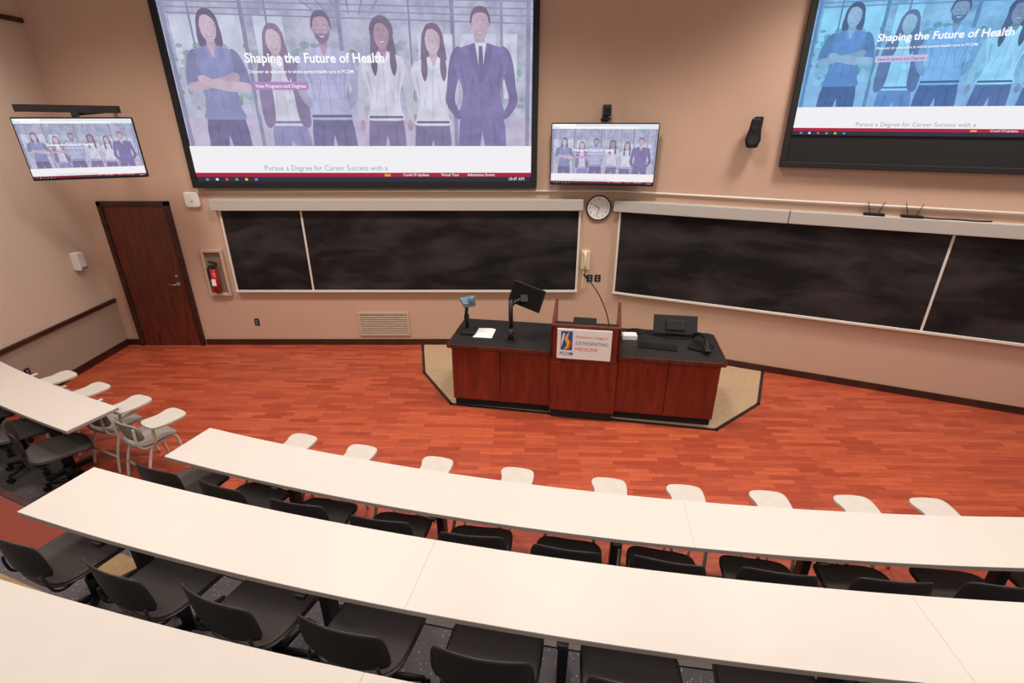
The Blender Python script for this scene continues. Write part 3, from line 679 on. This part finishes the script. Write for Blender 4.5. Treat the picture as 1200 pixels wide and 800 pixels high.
# ------------------------------------------------------------------ black swivel chairs
def place(t,R,ph,z,yaw=0):
    x,y=arc(R,ph); t.location=(x,y,z); t.rotation_euler=(0,0,-ph+yaw)
BC=thing('swivel_chair','black moulded plastic swivel chair with charcoal seat pad','chair',group='black swivel chairs')
def seatz(a,b): return .445+.020*a*a-.035*max(0,b)**2+.012*max(0,-b)**2
M().shell(lambda a,b:((a*.228,b*.225,seatz(a,b)-.010),(0,0,1)),.010,12,.6).obj('seat_shell',SHELL,BC)
M().shell(lambda a,b:((a*.216,b*.212,seatz(a,b)+.001),(0,0,1)),.010,12,.6).obj('seat',SEATF,BC)
def backfn(a,b):
    x=a*(.222-.008*b); y=-.262+.045*a*a-.012*b; z=.675+b*.135-.02*a*a*b
    return ((x,y,z),(-.4*a,1,.07))
M().shell(backfn,.006,12,.35).obj('backrest',SHELL,BC)
for sg in(-1,1):
    M().tube(smooth_path([(sg*.13,-.06,.418),(sg*.175,-.17,.425),(sg*.185,-.225,.46),(sg*.18,-.240,.53),(sg*.17,-.240,.58)]),[.008]*25,8).obj('back_bracket',SHELL,BC)
M().box((0,0,.416),(.26,.26,.016)).cyl((0,0,.09),(0,0,.25),.03).cyl((0,0,.25),(0,0,.41),.018).obj('gas_column',BLACK,BC)
m=M()
for i in range(5):
    an=i*2*math.pi/5+.3; m.tube([(0,0,.10),(.13*math.cos(an),.13*math.sin(an),.09),(.225*math.cos(an),.225*math.sin(an),.07)],[.024,.02,.014],8)
m.obj('star_base',BLACK,BC)
for i in range(5):
    an=i*2*math.pi/5+.3; cx,cy=.225*math.cos(an),.225*math.sin(an); ux,uy=-math.sin(an),math.cos(an)
    M().cyl((cx-ux*.02,cy-uy*.02,.026),(cx-ux*.006,cy-uy*.006,.026),.026,n=14).cyl((cx+ux*.006,cy+uy*.006,.026),(cx+ux*.02,cy+uy*.02,.026),.026,n=14).cyl((cx,cy,.026),(cx,cy,.075),.007,n=8).obj('caster',BLACKR,BC)
row2=[(.3094,-.06),(.275,-.10),(.2457,-.12),(.216,-.06),(.1862,.0),(.1553,.04),(.1259,-.03),(.098,.05),(.0686,0.05)]
row1=[.013+.0318*k for k in range(11)]
first=True
for ph,yw in row2:
    c=BC if first else dup(BC); first=False
    place(c,20.45,ph,RIS+.001,yw)
for ph in row1: place(dup(BC),19.42,ph,.006,random.uniform(-.10,.10))
for ph in(.412,.447,.482): place(dup(BC),19.50,ph,.006,random.uniform(-.4,-.1))

# ------------------------------------------------------------------ tablet-arm chairs
TC=thing('tablet_arm_chair','cream-framed chair with folding cream writing tablet','chair',group='tablet-arm chairs in front row')
M().shell(lambda a,b:((a*.20,b*.185,.43+.02*a*a-.025*max(0,b)**2),(0,0,1)),.014,10,.6).obj('seat',GREYP,TC)
M().shell(lambda a,b:((a*.20,-.185+.05*a*a-.02*b,.585+b*.10),(-.5*a,1,.1)),.012,10,.6).obj('backrest',GREYP,TC)
m=M()
for sg in(-1,1):
    m.tube(smooth_path([(sg*.20,.19,.008),(sg*.185,.16,.22),(sg*.17,.13,.41),(sg*.18,-.02,.415),(sg*.175,-.14,.42),(sg*.17,-.18,.5),(sg*.16,-.17,.64)]),.013,8)
    m.tube(smooth_path([(sg*.20,-.20,.008),(sg*.19,-.16,.2),(sg*.175,-.08,.41)]),.013,8)
m.tube([(-.172,-.10,.40),(.172,-.10,.40)],.012,8).tube([(-.172,.12,.40),(.172,.12,.40)],.012,8).tube([(-.19,-.17,.18),(.19,-.17,.18)],.010,8)
m.obj('tube_frame',CREAM,TC)
M().tube(smooth_path([(.175,-.05,.41),(.235,-.06,.47),(.25,-.06,.60),(.25,.02,.640),(.26,.10,.648)]),.014,8).obj('tablet_arm',CREAM,TC)
M().tube(smooth_path([(-.175,-.05,.41),(-.225,-.07,.48),(-.235,-.08,.58),(-.225,.06,.60)]),.015,8).obj('armrest',CREAM,TC)
M().prism(smooth_poly([(.145,-.07),(.20,-.11),(.33,-.11),(.375,-.07),(.395,.02),(.395,.14),(.37,.19),(.31,.205),(.23,.205),(.16,.19),(.135,.14),(.16,.05)],3),.656,.678).obj('writing_tablet',TABLET,TC,bevel=.003)
tp=[.2955,.265,.2296,.195,.158,.1288,.0975,.0661,.038]
first=True
for ph in tp+[.466,.434,.3997]:
    c=TC if first else dup(TC); first=False
    place(c,19.0,ph+.0142,.0005,0)
c=dup(TC); place(c,19.02,.369+.0165,.0005,-.12); c['label']='cream-framed tablet-arm chair standing in the aisle gap'
# ------------------------------------------------------------------ lights
def spot(x,y,z,e,ang=125,blend=.7,size=.35,col=(1,.925,.84)):
    l=bpy.data.lights.new('ceiling_downlight','SPOT'); l.energy=e; l.spot_size=math.radians(ang); l.spot_blend=blend; l.shadow_soft_size=size; l.color=col
    o=bpy.data.objects.new('ceiling_downlight',l); COL.objects.link(o); o.location=(x,y,z)
    return o
for x in(-4.6,-2,.6,3.2): spot(x,4.9,5.4,385,122)
spot(5.6,3.8,5.4,385,122)
for x in(-4.2,-1,2.2,5.2): spot(x,1.0,5.4,195)
l=bpy.data.lights.new('ceiling_panel','AREA'); l.energy=120; l.shape='RECTANGLE'; l.size=8; l.size_y=2.5; l.color=(1,.94,.88)
o=bpy.data.objects.new('ceiling_panel',l); COL.objects.link(o); o.location=(0,-1.2,5.3); o.rotation_euler=(math.radians(25),0,0)
w=bpy.data.worlds.new('w'); S.world=w; w.use_nodes=True; w.node_tree.nodes['Background'].inputs[0].default_value=(1,.95,.9,1); w.node_tree.nodes['Background'].inputs[1].default_value=.6
# ------------------------------------------------------------------ camera
cd=bpy.data.cameras.new('camera'); cam=bpy.data.objects.new('camera',cd); COL.objects.link(cam)
cam.location=(0,0,3.2); cam.rotation_euler=(math.radians(90-23.8),0,0)
cd.sensor_width=36; cd.lens=596/1200*36; cd.clip_start=.05
S.camera=cam
